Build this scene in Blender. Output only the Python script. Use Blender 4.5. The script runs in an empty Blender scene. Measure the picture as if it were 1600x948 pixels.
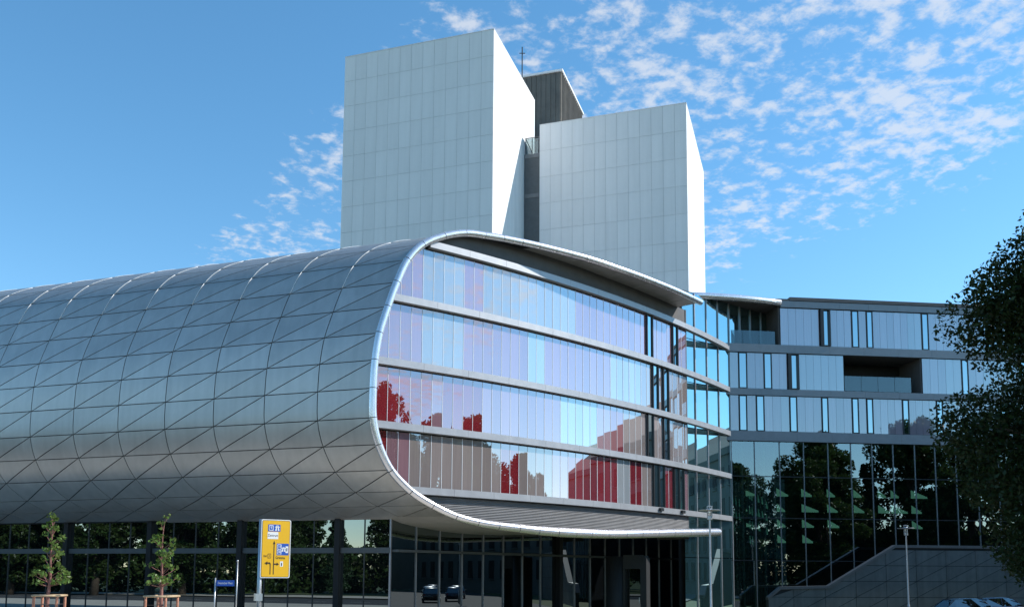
import bpy, math, random
import numpy as np
from mathutils import Vector, Matrix
rnd = random.Random(7)
sc = bpy.context.scene
C = sc.collection
R = math.radians
EYE = 3.0

# ------------------------------------------------------------------ camera, sky, sun, exposure
cam_d = bpy.data.cameras.new('camera'); cam = bpy.data.objects.new('camera', cam_d); C.objects.link(cam)
sc.camera = cam
cam_d.sensor_width = 36; cam_d.lens = 31.545; cam_d.shift_y = 0.1756
cam_d.clip_start = .1; cam_d.clip_end = 6000
_p, _r = math.atan(140 / 1402), .00615
_F = Vector((0, math.cos(_p), math.sin(_p))); _R0 = Vector((1, 0, 0)); _U0 = Vector((0, -math.sin(_p), math.cos(_p)))
_R = _R0 * math.cos(_r) + _U0 * math.sin(_r); _U = _U0 * math.cos(_r) - _R0 * math.sin(_r)
_m = Matrix((_R, _U, -_F)).transposed().to_4x4(); _m.translation = (0, 0, EYE)
cam.matrix_world = _m

SUN_AZ, SUN_EL = 5.0, 38.5        # plan angle from +X towards +Y, elevation
sv = Vector((math.cos(R(SUN_AZ)) * math.cos(R(SUN_EL)), math.sin(R(SUN_AZ)) * math.cos(R(SUN_EL)), math.sin(R(SUN_EL))))
sun_d = bpy.data.lights.new('sun', 'SUN'); sun_d.energy = 4.2; sun_d.angle = R(.53); sun_d.color = (1, .955, .89)
sun = bpy.data.objects.new('sun', sun_d); C.objects.link(sun)
sun.rotation_euler = (-sv).to_track_quat('-Z', 'Y').to_euler()

world = bpy.data.worlds.new('World'); sc.world = world; world.use_nodes = True
wn = world.node_tree; wn.nodes.clear()
def WN(t, **k):
    n = wn.nodes.new(t)
    for a, v in k.items(): setattr(n, a, v)
    return n
def wmath(op, a, b=None, c=None, clamp=False):
    n = WN('ShaderNodeMath', operation=op); n.use_clamp = clamp
    for i, v in enumerate((a, b, c)):
        if v is None: continue
        if isinstance(v, (int, float)): n.inputs[i].default_value = v
        else: wn.links.new(v, n.inputs[i])
    return n.outputs[0]
sky = WN('ShaderNodeTexSky', sky_type='NISHITA'); sky.sun_disc = False
sky.sun_elevation = R(SUN_EL); sky.sun_rotation = R(90 - SUN_AZ)
sky.altitude = 0; sky.air_density = 1.0; sky.dust_density = .0; sky.ozone_density = 3.2
hsv = WN('ShaderNodeHueSaturation'); hsv.inputs['Hue'].default_value = .4885; hsv.inputs['Saturation'].default_value = 1.17; hsv.inputs['Value'].default_value = 1.0
wn.links.new(sky.outputs[0], hsv.inputs['Color'])
tc = WN('ShaderNodeTexCoord'); sep = WN('ShaderNodeSeparateXYZ'); wn.links.new(tc.outputs['Generated'], sep.inputs[0])
# a high cloud layer: the view direction meets a flat layer overhead
zz = wmath('ADD', wmath('MAXIMUM', sep.outputs[2], 0.0), .10)
qx = wmath('DIVIDE', sep.outputs[0], zz); qy = wmath('DIVIDE', sep.outputs[1], zz)
comb = WN('ShaderNodeCombineXYZ'); wn.links.new(qx, comb.inputs[0]); wn.links.new(qy, comb.inputs[1])
mp = WN('ShaderNodeMapping'); mp.inputs['Rotation'].default_value = (0, 0, R(-28)); mp.inputs['Scale'].default_value = (1.0, 1.0, 1)
wn.links.new(comb.outputs[0], mp.inputs[0])
def wnoise(scale, detail, rough, off=0., dist=0.):
    n = WN('ShaderNodeTexNoise'); n.inputs['Scale'].default_value = scale; n.inputs['Detail'].default_value = detail
    n.inputs['Roughness'].default_value = rough; n.inputs['Distortion'].default_value = dist
    m2 = WN('ShaderNodeMapping'); m2.inputs['Location'].default_value = (off, off * .7, 0)
    wn.links.new(mp.outputs[0], m2.inputs[0]); wn.links.new(m2.outputs[0], n.inputs['Vector'])
    return n.outputs[0]
puff = wnoise(21., 6, .60, 3.1, .12); patch = wnoise(1.5, 3, .5, 5.3); wisp = wnoise(4.6, 4, .55, 7.7)
band = wmath('ADD', qx, wmath('MULTIPLY', qy, .77))       # a band of fleecy clouds crossing the sky
def sstep(src, a, b):
    n = WN('ShaderNodeMapRange', interpolation_type='SMOOTHSTEP'); n.inputs[1].default_value = a; n.inputs[2].default_value = b
    wn.links.new(src, n.inputs[0]); return n.outputs[0]
cov = wmath('MULTIPLY', sstep(band, .64, .95), wmath('SUBTRACT', 1.0, wmath('MULTIPLY', sstep(band, 2.0, 2.7), .85)))
dens = wmath('ADD', wmath('ADD', puff, wmath('ADD', wmath('MULTIPLY', cov, .41), wmath('MULTIPLY', wmath('MULTIPLY', sstep(band, 1.5, 2.0), cov), .05))), wmath('ADD', wmath('MULTIPLY', patch, .36), wmath('MULTIPLY', wisp, .34)))
cl = wmath('MULTIPLY', wmath('MULTIPLY', sstep(dens, 1.22, 1.47), sstep(sep.outputs[2], .05, .2)), .66, clamp=True)
mixc = WN('ShaderNodeMixRGB'); wn.links.new(cl, mixc.inputs[0]); wn.links.new(hsv.outputs[0], mixc.inputs[1])
mixc.inputs[2].default_value = (3.9, 4.0, 4.2, 1)
bg = WN('ShaderNodeBackground'); bg.inputs[1].default_value = .15; wn.links.new(mixc.outputs[0], bg.inputs[0])
wo = WN('ShaderNodeOutputWorld'); wn.links.new(bg.outputs[0], wo.inputs[0])

vs = sc.view_settings; vs.view_transform = 'Standard'; vs.look = 'None'; vs.exposure = 0.55; vs.gamma = 1; vs.use_curve_mapping = False
sc.render.engine = 'CYCLES'
sc.cycles.caustics_reflective = False; sc.cycles.caustics_refractive = False
sc.cycles.max_bounces = 8; sc.cycles.transparent_max_bounces = 12
sc.cycles.use_denoising = True

# ------------------------------------------------------------------ materials
MATS = {}
def nodes_of(name):
    m = bpy.data.materials.new(name); m.use_nodes = True; nt = m.node_tree
    return m, nt, nt.nodes['Principled BSDF'], nt.nodes['Material Output']
def mat(name, col, rough=.6, metal=0., spec=.5, var=.12, vscale=2.0, bump=0., bscale=40., island=0., coat=0., streak=0.):
    if name in MATS: return MATS[name]
    m, nt, b, o = nodes_of(name); L = nt.links.new
    b.inputs['Roughness'].default_value = rough; b.inputs['Metallic'].default_value = metal
    b.inputs['Specular IOR Level'].default_value = spec; b.inputs['Coat Weight'].default_value = coat
    tcn = nt.nodes.new('ShaderNodeTexCoord')
    n = nt.nodes.new('ShaderNodeTexNoise'); n.inputs['Scale'].default_value = vscale; n.inputs['Detail'].default_value = 6; n.inputs['Roughness'].default_value = .65
    L(tcn.outputs['Object'], n.inputs['Vector'])
    mrn = nt.nodes.new('ShaderNodeMapRange'); mrn.inputs[1].default_value = .3; mrn.inputs[2].default_value = .7
    mrn.inputs[3].default_value = 1 - var; mrn.inputs[4].default_value = 1 + var; L(n.outputs[0], mrn.inputs[0])
    val = mrn.outputs[0]
    if island:
        oi = nt.nodes.new('ShaderNodeObjectInfo'); mi = nt.nodes.new('ShaderNodeMapRange')
        mi.inputs[3].default_value = 1 - island; mi.inputs[4].default_value = 1 + island; L(oi.outputs['Random'], mi.inputs[0])
        mm = nt.nodes.new('ShaderNodeMath'); mm.operation = 'MULTIPLY'; L(val, mm.inputs[0]); L(mi.outputs[0], mm.inputs[1]); val = mm.outputs[0]
    if streak:      # rain streaks running down
        geo = nt.nodes.new('ShaderNodeNewGeometry'); ms = nt.nodes.new('ShaderNodeMapping'); ms.inputs['Scale'].default_value = (1, 1, .04)
        ns_ = nt.nodes.new('ShaderNodeTexNoise'); ns_.inputs['Scale'].default_value = 2.2; ns_.inputs['Detail'].default_value = 6
        L(geo.outputs['Position'], ms.inputs[0]); L(ms.outputs[0], ns_.inputs['Vector'])
        mi = nt.nodes.new('ShaderNodeMapRange'); mi.inputs[1].default_value = .3; mi.inputs[2].default_value = .7; mi.inputs[3].default_value = 1 - 2 * streak; mi.inputs[4].default_value = 1 + streak; L(ns_.outputs[0], mi.inputs[0])
        mm = nt.nodes.new('ShaderNodeMath'); mm.operation = 'MULTIPLY'; L(val, mm.inputs[0]); L(mi.outputs[0], mm.inputs[1]); val = mm.outputs[0]
    h = nt.nodes.new('ShaderNodeHueSaturation'); h.inputs['Color'].default_value = (*col, 1); L(val, h.inputs['Value'])
    L(h.outputs[0], b.inputs['Base Color'])
    rm = nt.nodes.new('ShaderNodeMapRange'); rm.inputs[3].default_value = max(.0, rough - .06); rm.inputs[4].default_value = min(1, rough + .06)
    L(n.outputs[0], rm.inputs[0]); L(rm.outputs[0], b.inputs['Roughness'])
    if bump:
        n2 = nt.nodes.new('ShaderNodeTexNoise'); n2.inputs['Scale'].default_value = bscale; n2.inputs['Detail'].default_value = 3
        L(tcn.outputs['Object'], n2.inputs['Vector'])
        bp = nt.nodes.new('ShaderNodeBump'); bp.inputs['Strength'].default_value = bump; bp.inputs['Distance'].default_value = .02
        L(n2.outputs[0], bp.inputs['Height']); L(bp.outputs[0], b.inputs['Normal'])
    MATS[name] = m; return m
def glassy(name, col, refl=.4, tint=(.9, .97, 1), rough=.0, stripes=0., through=False, wave=.0, rim=.9):
    """coated facade glass: a mirror layer over its printed or dark back"""
    if name in MATS: return MATS[name]
    m, nt, b, o = nodes_of(name); L = nt.links.new; nt.nodes.remove(b)
    if through:
        d = nt.nodes.new('ShaderNodeBsdfTransparent'); d.inputs[0].default_value = (*col, 1)
    else:
        d = nt.nodes.new('ShaderNodeBsdfDiffuse'); d.inputs[0].default_value = (*col, 1)
    g = nt.nodes.new('ShaderNodeBsdfGlossy'); g.inputs['Roughness'].default_value = rough; g.inputs[0].default_value = (*tint, 1)
    lw = nt.nodes.new('ShaderNodeLayerWeight'); lw.inputs[0].default_value = .35
    mr_ = nt.nodes.new('ShaderNodeMapRange'); mr_.inputs[3].default_value = refl; mr_.inputs[4].default_value = rim
    L(lw.outputs['Facing'], mr_.inputs[0])
    mx = nt.nodes.new('ShaderNodeMixShader'); L(mr_.outputs[0], mx.inputs[0]); L(d.outputs[0], mx.inputs[1]); L(g.outputs[0], mx.inputs[2])
    tcn = nt.nodes.new('ShaderNodeTexCoord')
    if stripes:
        geo = nt.nodes.new('ShaderNodeNewGeometry')
        oi = nt.nodes.new('ShaderNodeObjectInfo')
        n = nt.nodes.new('ShaderNodeTexNoise'); n.inputs['Scale'].default_value = 13.; n.inputs['Detail'].default_value = 3
        mpn = nt.nodes.new('ShaderNodeMapping'); mpn.inputs['Scale'].default_value = (1, 1, .02)
        L(tcn.outputs['Object'], mpn.inputs[0]); L(mpn.outputs[0], n.inputs['Vector'])
        a = nt.nodes.new('ShaderNodeMath'); a.operation = 'ADD'; L(n.outputs[0], a.inputs[0]); L(oi.outputs['Random'], a.inputs[1])
        mi = nt.nodes.new('ShaderNodeMapRange'); mi.inputs[1].default_value = .2; mi.inputs[2].default_value = 1.6
        mi.inputs[3].default_value = 1 - stripes; mi.inputs[4].default_value = 1 + stripes; L(a.outputs[0], mi.inputs[0])
        h = nt.nodes.new('ShaderNodeHueSaturation'); h.inputs['Color'].default_value = (*col, 1); L(mi.outputs[0], h.inputs['Value'])
        L(h.outputs[0], d.inputs[0])
    if wave:
        n2 = nt.nodes.new('ShaderNodeTexNoise'); n2.inputs['Scale'].default_value = .55; n2.inputs['Detail'].default_value = 1
        L(tcn.outputs['Object'], n2.inputs['Vector'])
        bp = nt.nodes.new('ShaderNodeBump'); bp.inputs['Strength'].default_value = wave; bp.inputs['Distance'].default_value = .05
        L(n2.outputs[0], bp.inputs['Height']); L(bp.outputs[0], g.inputs['Normal'])
    L(mx.outputs[0], o.inputs[0])
    MATS[name] = m; return m
def leafmat(name, col, trans=.35, var=.35):
    m, nt, b, o = nodes_of(name); L = nt.links.new; nt.nodes.remove(b)
    geo = nt.nodes.new('ShaderNodeNewGeometry')
    mi = nt.nodes.new('ShaderNodeMapRange'); mi.inputs[3].default_value = 1 - var; mi.inputs[4].default_value = 1 + var
    L(geo.outputs['Random Per Island'], mi.inputs[0])
    h = nt.nodes.new('ShaderNodeHueSaturation'); h.inputs['Color'].default_value = (*col, 1); L(mi.outputs[0], h.inputs['Value'])
    mh = nt.nodes.new('ShaderNodeMapRange'); mh.inputs[3].default_value = .47; mh.inputs[4].default_value = .52
    L(geo.outputs['Random Per Island'], mh.inputs[0]); L(mh.outputs[0], h.inputs['Hue'])
    d = nt.nodes.new('ShaderNodeBsdfDiffuse'); t = nt.nodes.new('ShaderNodeBsdfTranslucent'); g = nt.nodes.new('ShaderNodeBsdfGlossy')
    g.inputs['Roughness'].default_value = .38; g.inputs[0].default_value = (.5, .5, .5, 1)
    L(h.outputs[0], d.inputs[0]); L(h.outputs[0], t.inputs[0])
    x1 = nt.nodes.new('ShaderNodeMixShader'); x1.inputs[0].default_value = trans; L(d.outputs[0], x1.inputs[1]); L(t.outputs[0], x1.inputs[2])
    x2 = nt.nodes.new('ShaderNodeMixShader'); x2.inputs[0].default_value = .03; L(x1.outputs[0], x2.inputs[1]); L(g.outputs[0], x2.inputs[2])
    L(x2.outputs[0], o.inputs[0]); return m

M = {}
M['shell'] = mat('satin_aluminium_panel', (.45, .44, .425), .40, .64, var=.07, vscale=.8, island=.07, bump=.12, bscale=1.3, streak=.04)
M['shell_back'] = mat('dark_joint_sheet', (.012, .013, .015), .7)
M['trim'] = mat('polished_steel_trim', (.80, .78, .80), .26, .75, var=.05, vscale=3)
M['band'] = mat('grey_metal_band', (.38, .385, .40), .42, .45, var=.06, vscale=1.5)
M['wing_band'] = mat('shaded_blue_grey_metal', (.20, .215, .235), .4, .4, var=.08, vscale=1.5)  # darker copy of the band metal, the wing's shade put into its colour
M['fin'] = mat('light_glazing_bar', (.80, .82, .84), .5, .0, var=.05)
M['darkframe'] = mat('black_window_frame', (.012, .013, .015), .4)
M['graywall'] = mat('dark_grey_render', (.115, .112, .115), .85, bump=.5, bscale=30, var=.15, vscale=1.2)
M['louvre'] = mat('grey_louvre_metal', (.33, .33, .335), .5, .3, var=.08)
M['soffit'] = mat('pale_soffit_metal', (.40, .39, .38), .5, .4, var=.08, island=.05)
M['inner'] = mat('black_interior', (.008, .008, .009), .8)
M['conc'] = mat('dark_recess_concrete', (.10, .10, .10), .8)
M['R'] = glassy('red_glass', (.25, .022, .032), .37, (.88, .83, .87), stripes=.22, rim=.85)
M['P'] = glassy('pink_glass', (.30, .165, .195), .35, (.88, .83, .88), stripes=.28, rim=.85)
M['T'] = glassy('taupe_glass', (.28, .235, .225), .28, (.88, .85, .87), stripes=.24, rim=.85)
M['G'] = glassy('grey_blue_glass', (.33, .36, .385), .30, (.88, .88, .91), stripes=.2, rim=.85)
M['L'] = glassy('pale_cyan_glass', (.36, .43, .44), .30, (.84, .90, .92), stripes=.12, rim=.85)
M['S'] = glassy('window_glass', (.015, .022, .024), .55, (.72, .93, 1), rim=.95)
M['link'] = glassy('teal_link_glass', (.02, .05, .055), .50, (.60, .84, .88), wave=.02, rim=.95)
M['ground_glass'] = glassy('dark_ground_floor_glass', (.004, .005, .006), .20, (.82, .95, 1), wave=.015, rim=.9)
M['wing_glass'] = glassy('dark_wing_glass', (.30, .42, .40), .24, (.82, .95, 1), through=True, wave=.012, rim=.9)
M['wp'] = glassy('lilac_wing_panel', (.32, .27, .32), .23, rough=.015, stripes=.24, rim=.85)
M['wg'] = glassy('grey_wing_panel', (.30, .30, .325), .26, rough=.015, stripes=.12, rim=.85)
M['balu'] = glassy('balustrade_glass', (.55, .62, .62), .07, (.85, .95, 1), through=True, rim=.5)
M['entrance_glass'] = glassy('black_entrance_glass', (.004, .005, .006), .10, (.82, .95, 1), wave=.015, rim=.55)
M['portal'] = mat('dark_portal_metal', (.022, .023, .025), .6, 0, .3)
M['dull_window'] = mat('dull_window_glass', (.02, .022, .025), .6, spec=.1)
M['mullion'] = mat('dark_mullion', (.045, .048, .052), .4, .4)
M['mullion_lit'] = mat('sunlit_steel_mullion', (.34, .34, .36), .4, .6)  # paler copy of the mullion metal, sunlight put into its colour
M['column'] = mat('dark_column', (.014, .015, .017), .5, 0, .25)
M['beam'] = mat('grey_transom', (.075, .085, .09), .5, .1)
M['tower'] = mat('pale_tower_panel', (.80, .79, .795), .55, 0, .4, var=.03, vscale=.5, island=.03, streak=.02)
M['tower_gap'] = mat('tower_joint', (.30, .32, .34), .8)
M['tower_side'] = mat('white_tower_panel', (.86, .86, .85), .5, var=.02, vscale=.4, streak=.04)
M['core'] = mat('brown_ribbed_metal', (.16, .145, .125), .55, .3, var=.22, vscale=.6)
M['core_dark'] = mat('dark_gap_wall', (.12, .125, .13), .8)
M['conc2'] = mat('mid_grey_slab', (.2, .2, .205), .8)
M['tile'] = mat('dark_wall_panel', (.125, .13, .13), .55, .15, var=.12, island=.08, streak=.08)
M['coping'] = mat('wall_coping', (.12, .125, .13), .5, .3)
M['steel'] = mat('galvanised_steel', (.48, .49, .50), .38, .8, var=.1, vscale=8)
M['stake'] = mat('reddish_stake_wood', (.42, .19, .12), .75, var=.25, vscale=9, bump=.3)
M['rail'] = mat('pale_rail_wood', (.45, .33, .20), .75, var=.25, vscale=9, bump=.3)
M['bark'] = mat('brown_bark', (.09, .065, .045), .9, bump=.8, bscale=18, var=.3, vscale=5)
M['ybark'] = mat('young_reddish_bark', (.24, .11, .09), .85, bump=.4, bscale=25, var=.25, vscale=9)
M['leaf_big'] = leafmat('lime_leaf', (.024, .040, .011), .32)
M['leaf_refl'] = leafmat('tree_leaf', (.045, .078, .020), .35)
M['leaf_young'] = leafmat('young_leaf', (.13, .21, .05), .4)
M['needle'] = leafmat('needle_leaf', (.03, .06, .025), .15)
M['asphalt'] = mat('asphalt', (.055, .055, .056), .85, var=.2, vscale=1.5, bump=.3, bscale=60)
M['paving'] = mat('concrete_paving', (.50, .455, .385), .8, var=.15, vscale=.8)
M['kerb'] = mat('granite_kerb', (.30, .30, .29), .8, var=.2, vscale=4)
M['lawn'] = mat('lawn_ground', (.075, .10, .035), .95, var=.25, vscale=.6)
M['white_paint'] = mat('white_road_paint', (.75, .75, .73), .7)
M['sign_y'] = mat('yellow_sign_sheet', (.86, .47, .01), .4, var=.03)
M['sign_b'] = mat('blue_sign_sheet', (.02, .10, .46), .4, var=.03)
M['sign_w'] = mat('white_sign_sheet', (.85, .85, .83), .4, var=.03)
M['sign_k'] = mat('black_sign_print', (.03, .015, .01), .5)
M['sign_back'] = mat('sign_rim', (.70, .66, .62), .4, .3)
M['tyre'] = mat('tyre_rubber', (.02, .02, .02), .85)
M['rim'] = mat('wheel_rim', (.5, .5, .52), .3, .9)
M['carglass'] = glassy('car_window_glass', (.01, .012, .013), .12, rim=.7)
M['headlight'] = mat('headlight_glass', (.6, .62, .64), .1, .5)
M['taillight'] = mat('taillight_red', (.35, .01, .01), .2)
def carpaint(n, c): return mat('car_paint_' + n, c, .22, .3, coat=1.0, var=.02)
M['cream'] = mat('old_stone', (.17, .155, .135), .85, var=.15, vscale=.4)
M['roof'] = mat('slate_roof', (.10, .09, .085), .8, var=.2)
M['green_light'] = None

# ------------------------------------------------------------------ mesh helpers
class MB:
    def __init__(s): s.v = []; s.f = []
    def add(s, vs, fs):
        o = len(s.v); s.v += [tuple(v) for v in vs]; s.f += [tuple(i + o for i in f) for f in fs]; return s
    def box(s, x0, x1, y0, y1, z0, z1):
        return s.add([(x0,y0,z0),(x1,y0,z0),(x1,y1,z0),(x0,y1,z0),(x0,y0,z1),(x1,y0,z1),(x1,y1,z1),(x0,y1,z1)],
                     [(0,3,2,1),(4,5,6,7),(0,1,5,4),(1,2,6,5),(2,3,7,6),(3,0,4,7)])
    def hexa(s, P):  # 8 points: bottom ring 0-3, top ring 4-7
        return s.add(P, [(0,3,2,1),(4,5,6,7),(0,1,5,4),(1,2,6,5),(2,3,7,6),(3,0,4,7)])
    def obox(s, a, b, z0, z1, n, o0, o1):
        """upright slab over plan segment a-b, between offsets o0 and o1 along plan normal n"""
        P = []
        for z in (z0, z1):
            for q, o in ((a, o0), (b, o0), (b, o1), (a, o1)): P.append((q[0] + n[0] * o, q[1] + n[1] * o, z))
        return s.hexa(P)
    def tube(s, pts, rad, n=10, caps=True, rv=None):
        pts = [Vector(p) for p in pts]; o = len(s.v); k = len(pts)
        if not hasattr(rad, '__len__'): rad = [rad] * k
        up = Vector((0, 0, 1))
        for i, p in enumerate(pts):
            t = (pts[min(i + 1, k - 1)] - pts[max(i - 1, 0)]).normalized()
            ref = rv if rv is not None else (up if abs(t.z) < .95 else Vector((1, 0, 0)))
            a = t.cross(ref).normalized(); b = a.cross(t).normalized()
            for j in range(n):
                q = p + (a * math.cos(2 * math.pi * j / n) + b * math.sin(2 * math.pi * j / n)) * rad[i]
                s.v.append(tuple(q))
        for i in range(k - 1):
            for j in range(n):
                s.f.append((o + i * n + j, o + i * n + (j + 1) % n, o + (i + 1) * n + (j + 1) % n, o + (i + 1) * n + j))
        if caps:
            s.f.append(tuple(o + j for j in range(n))[::-1]); s.f.append(tuple(o + (k - 1) * n + j for j in range(n)))
        return s
    def lathe(s, prof, n=16, loc=(0, 0, 0)):
        o = len(s.v); k = len(prof)
        for r, z in prof:
            for j in range(n): s.v.append((loc[0] + r * math.cos(2 * math.pi * j / n), loc[1] + r * math.sin(2 * math.pi * j / n), loc[2] + z))
        for i in range(k - 1):
            for j in range(n): s.f.append((o + i * n + j, o + i * n + (j + 1) % n, o + (i + 1) * n + (j + 1) % n, o + (i + 1) * n + j))
        s.f.append(tuple(o + j for j in range(n))[::-1]); s.f.append(tuple(o + (k - 1) * n + j for j in range(n)))
        return s
    def mesh(s, name, m, smooth=False):
        me = bpy.data.meshes.new(name); me.from_pydata(s.v, [], s.f); me.materials.append(m)
        if smooth: me.polygons.foreach_set('use_smooth', [True] * len(me.polygons))
        me.update(); return me
    def build(s, name, m, parent=None, smooth=False, local=False):
        return link(name, s.mesh(name, m, smooth), parent, local)
def link(name, me, parent=None, local=False, loc=None):
    o = bpy.data.objects.new(name, me); C.objects.link(o)
    if parent is not None:
        o.parent = parent
        if not local and parent.type == 'EMPTY': o.matrix_parent_inverse = Matrix.Translation(-Vector(parent.location))
    if loc is not None: o.location = loc
    return o
def tag(o, label=None, cat=None, group=None, kind=None):
    if label: o['label'] = label
    if cat: o['category'] = cat
    if group: o['group'] = group
    if kind: o['kind'] = kind
    return o
def thing(name, label, cat, loc=(0, 0, 0), group=None, rz=0):
    o = bpy.data.objects.new(name, None); C.objects.link(o); o.location = loc; o.rotation_euler = (0, 0, rz); o.empty_display_size = .3
    return tag(o, label, cat, group)
def copy_tree(o, parent=None):
    c = o.copy(); C.objects.link(c); c.parent = parent
    for ch in list(o.children): copy_tree(ch, c)
    return c

# ------------------------------------------------------------------ plan of the extension
CX, CY, RAD = -58.686, 124.778, 92.379            # the end facade bulges gently: an arc in plan
def arc(th, off=0., z=None):
    r = RAD + off; p = (CX + r * math.cos(R(th)), CY + r * math.sin(R(th)))
    return Vector((*p, z)) if z is not None else Vector(p)
TD = Vector((-math.sin(R(71)), math.cos(R(71)), 0))   # direction of the long shell
LV = {'E': 7.5, 'D': 10.95, 'C': 14.45, 'B': 18.10, 'A': 21.60}
TOP = [(-39.704, 1.9, 22.95), (-40.578, 1.9, 22.95), (-41.667, 1.9, 22.95), (-42.635, 1.85, 22.96), (-43.499, 1.8, 22.97), (-44.318, 1.75, 22.98), (-45.14, 1.7, 22.98), (-45.967, 1.6, 23.0), (-46.756, 1.5, 23.03), (-47.548, 1.4, 23.04), (-48.278, 1.25, 23.04), (-49.015, 1.1, 23.04), (-49.791, .95, 23.03), (-50.571, .8, 23.0), (-51.384, .65, 22.95), (-52.169, .5, 22.87)]
JO = [(-52.976, .4, 22.72), (-53.851, .35, 22.23), (-54.704, .35, 21.42), (-55.296, .35, 20.33), (-55.696, .35, 18.92), (-56.014, .35, 17.45), (-56.301, .35, 15.91), (-56.443, .35, 14.39), (-56.49, .35, 12.84), (-56.467, .35, 11.24), (-56.239, .35, 9.82), (-55.775, .35, 8.49), (-55.016, .35, 7.42), (-54.178, .4, 6.71), (-53.279, .5, 6.16)]
BOT = [(-52.401, .6, 5.87), (-51.568, .75, 5.72), (-50.703, .9, 5.62), (-49.864, 1.05, 5.53), (-48.989, 1.2, 5.48), (-48.144, 1.3, 5.47), (-47.366, 1.4, 5.47), (-46.44, 1.5, 5.49), (-45.423, 1.55, 5.55), (-44.424, 1.6, 5.63), (-43.313, 1.6, 5.71), (-42.115, 1.6, 5.81), (-40.811, 1.6, 5.91), (-39.376, 1.6, 6.02), (-37.977, 1.6, 6.13)]
CURVE = TOP + JO + BOT
CP = [arc(t, o, z) for t, o, z in CURVE]
def catmull(i, v):
    p0, p1, p2, p3 = CP[max(i - 1, 0)], CP[i], CP[i + 1], CP[min(i + 2, len(CP) - 1)]
    return .5 * ((2 * p1) + (-p0 + p2) * v + (2 * p0 - 5 * p1 + 4 * p2 - p3) * v * v + (-p0 + 3 * p1 - 3 * p2 + p3) * v ** 3)
def tang(i, v): return (catmull(i, min(1, v + .02)) - catmull(i, max(0, v - .02))).normalized()
_up = sorted([(t, z) for t, o, z in TOP + JO[:9]]); _lo = sorted([(t, z) for t, o, z in JO[8:] + BOT])
def zup(th): return float(np.interp(th, [a for a, b in _up], [b for a, b in _up]))
def zlo(th): return float(np.interp(th, [a for a, b in _lo], [b for a, b in _lo]))

# ------------------------------------------------------------------ ground
def sheet(name, pts, z, m, label=None):
    o = MB().add([(x, y, z) for x, y in pts], [tuple(range(len(pts)))]).build(name, m); return tag(o, kind='structure')
sheet('ground', [(-1500, -1500), (1500, -1500), (1500, 1500), (-1500, 1500)], 0, M['lawn'])
def strip(y0, y1, x0=-160, x1=160):
    """a strip of ground parallel to the shell"""
    n = Vector((-TD.y, TD.x)); e = Vector((-TD.x, -TD.y)); b = Vector((0, 0))
    f = lambda s, d: (e.x * s - n.x * d * -1 * -1, e.y * s - n.y * d)
    return [f(x0, y0), f(x1, y0), f(x1, y1), f(x0, y1)]
sheet('plaza', strip(22.15, 47, -160, 160), .125, M['paving'])
sheet('road', strip(4, 22, -160, 160), .006, M['asphalt'])
kb = MB(); q = strip(22, 22.15); kb.add([(*p, 0) for p in q] + [(*p, .13) for p in q], [(4,5,6,7),(0,1,5,4),(1,2,6,5),(2,3,7,6),(3,0,4,7)])
tag(kb.build('kerb', M['kerb']), kind='structure')
for k in range(40):
    s = -100 + k * 5
    o = MB().add([(*p, .011) for p in strip(12.93, 13.07, s, s + 2.2)], [(0, 1, 2, 3)]).build('lane_marking', M['white_paint']); tag(o, kind='structure')
sheet('pavement', strip(-4, 3.8), .13, M['paving'])
sheet('car_park', [(14, 46), (80, 50), (80, 68), (14, 67)], .131, M['asphalt'])

# ------------------------------------------------------------------ the extension building
ext = thing('library_extension', 'silver curved shell building with glazed end facade and lilac glass wing', 'building', (-7, 50, 0))

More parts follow.
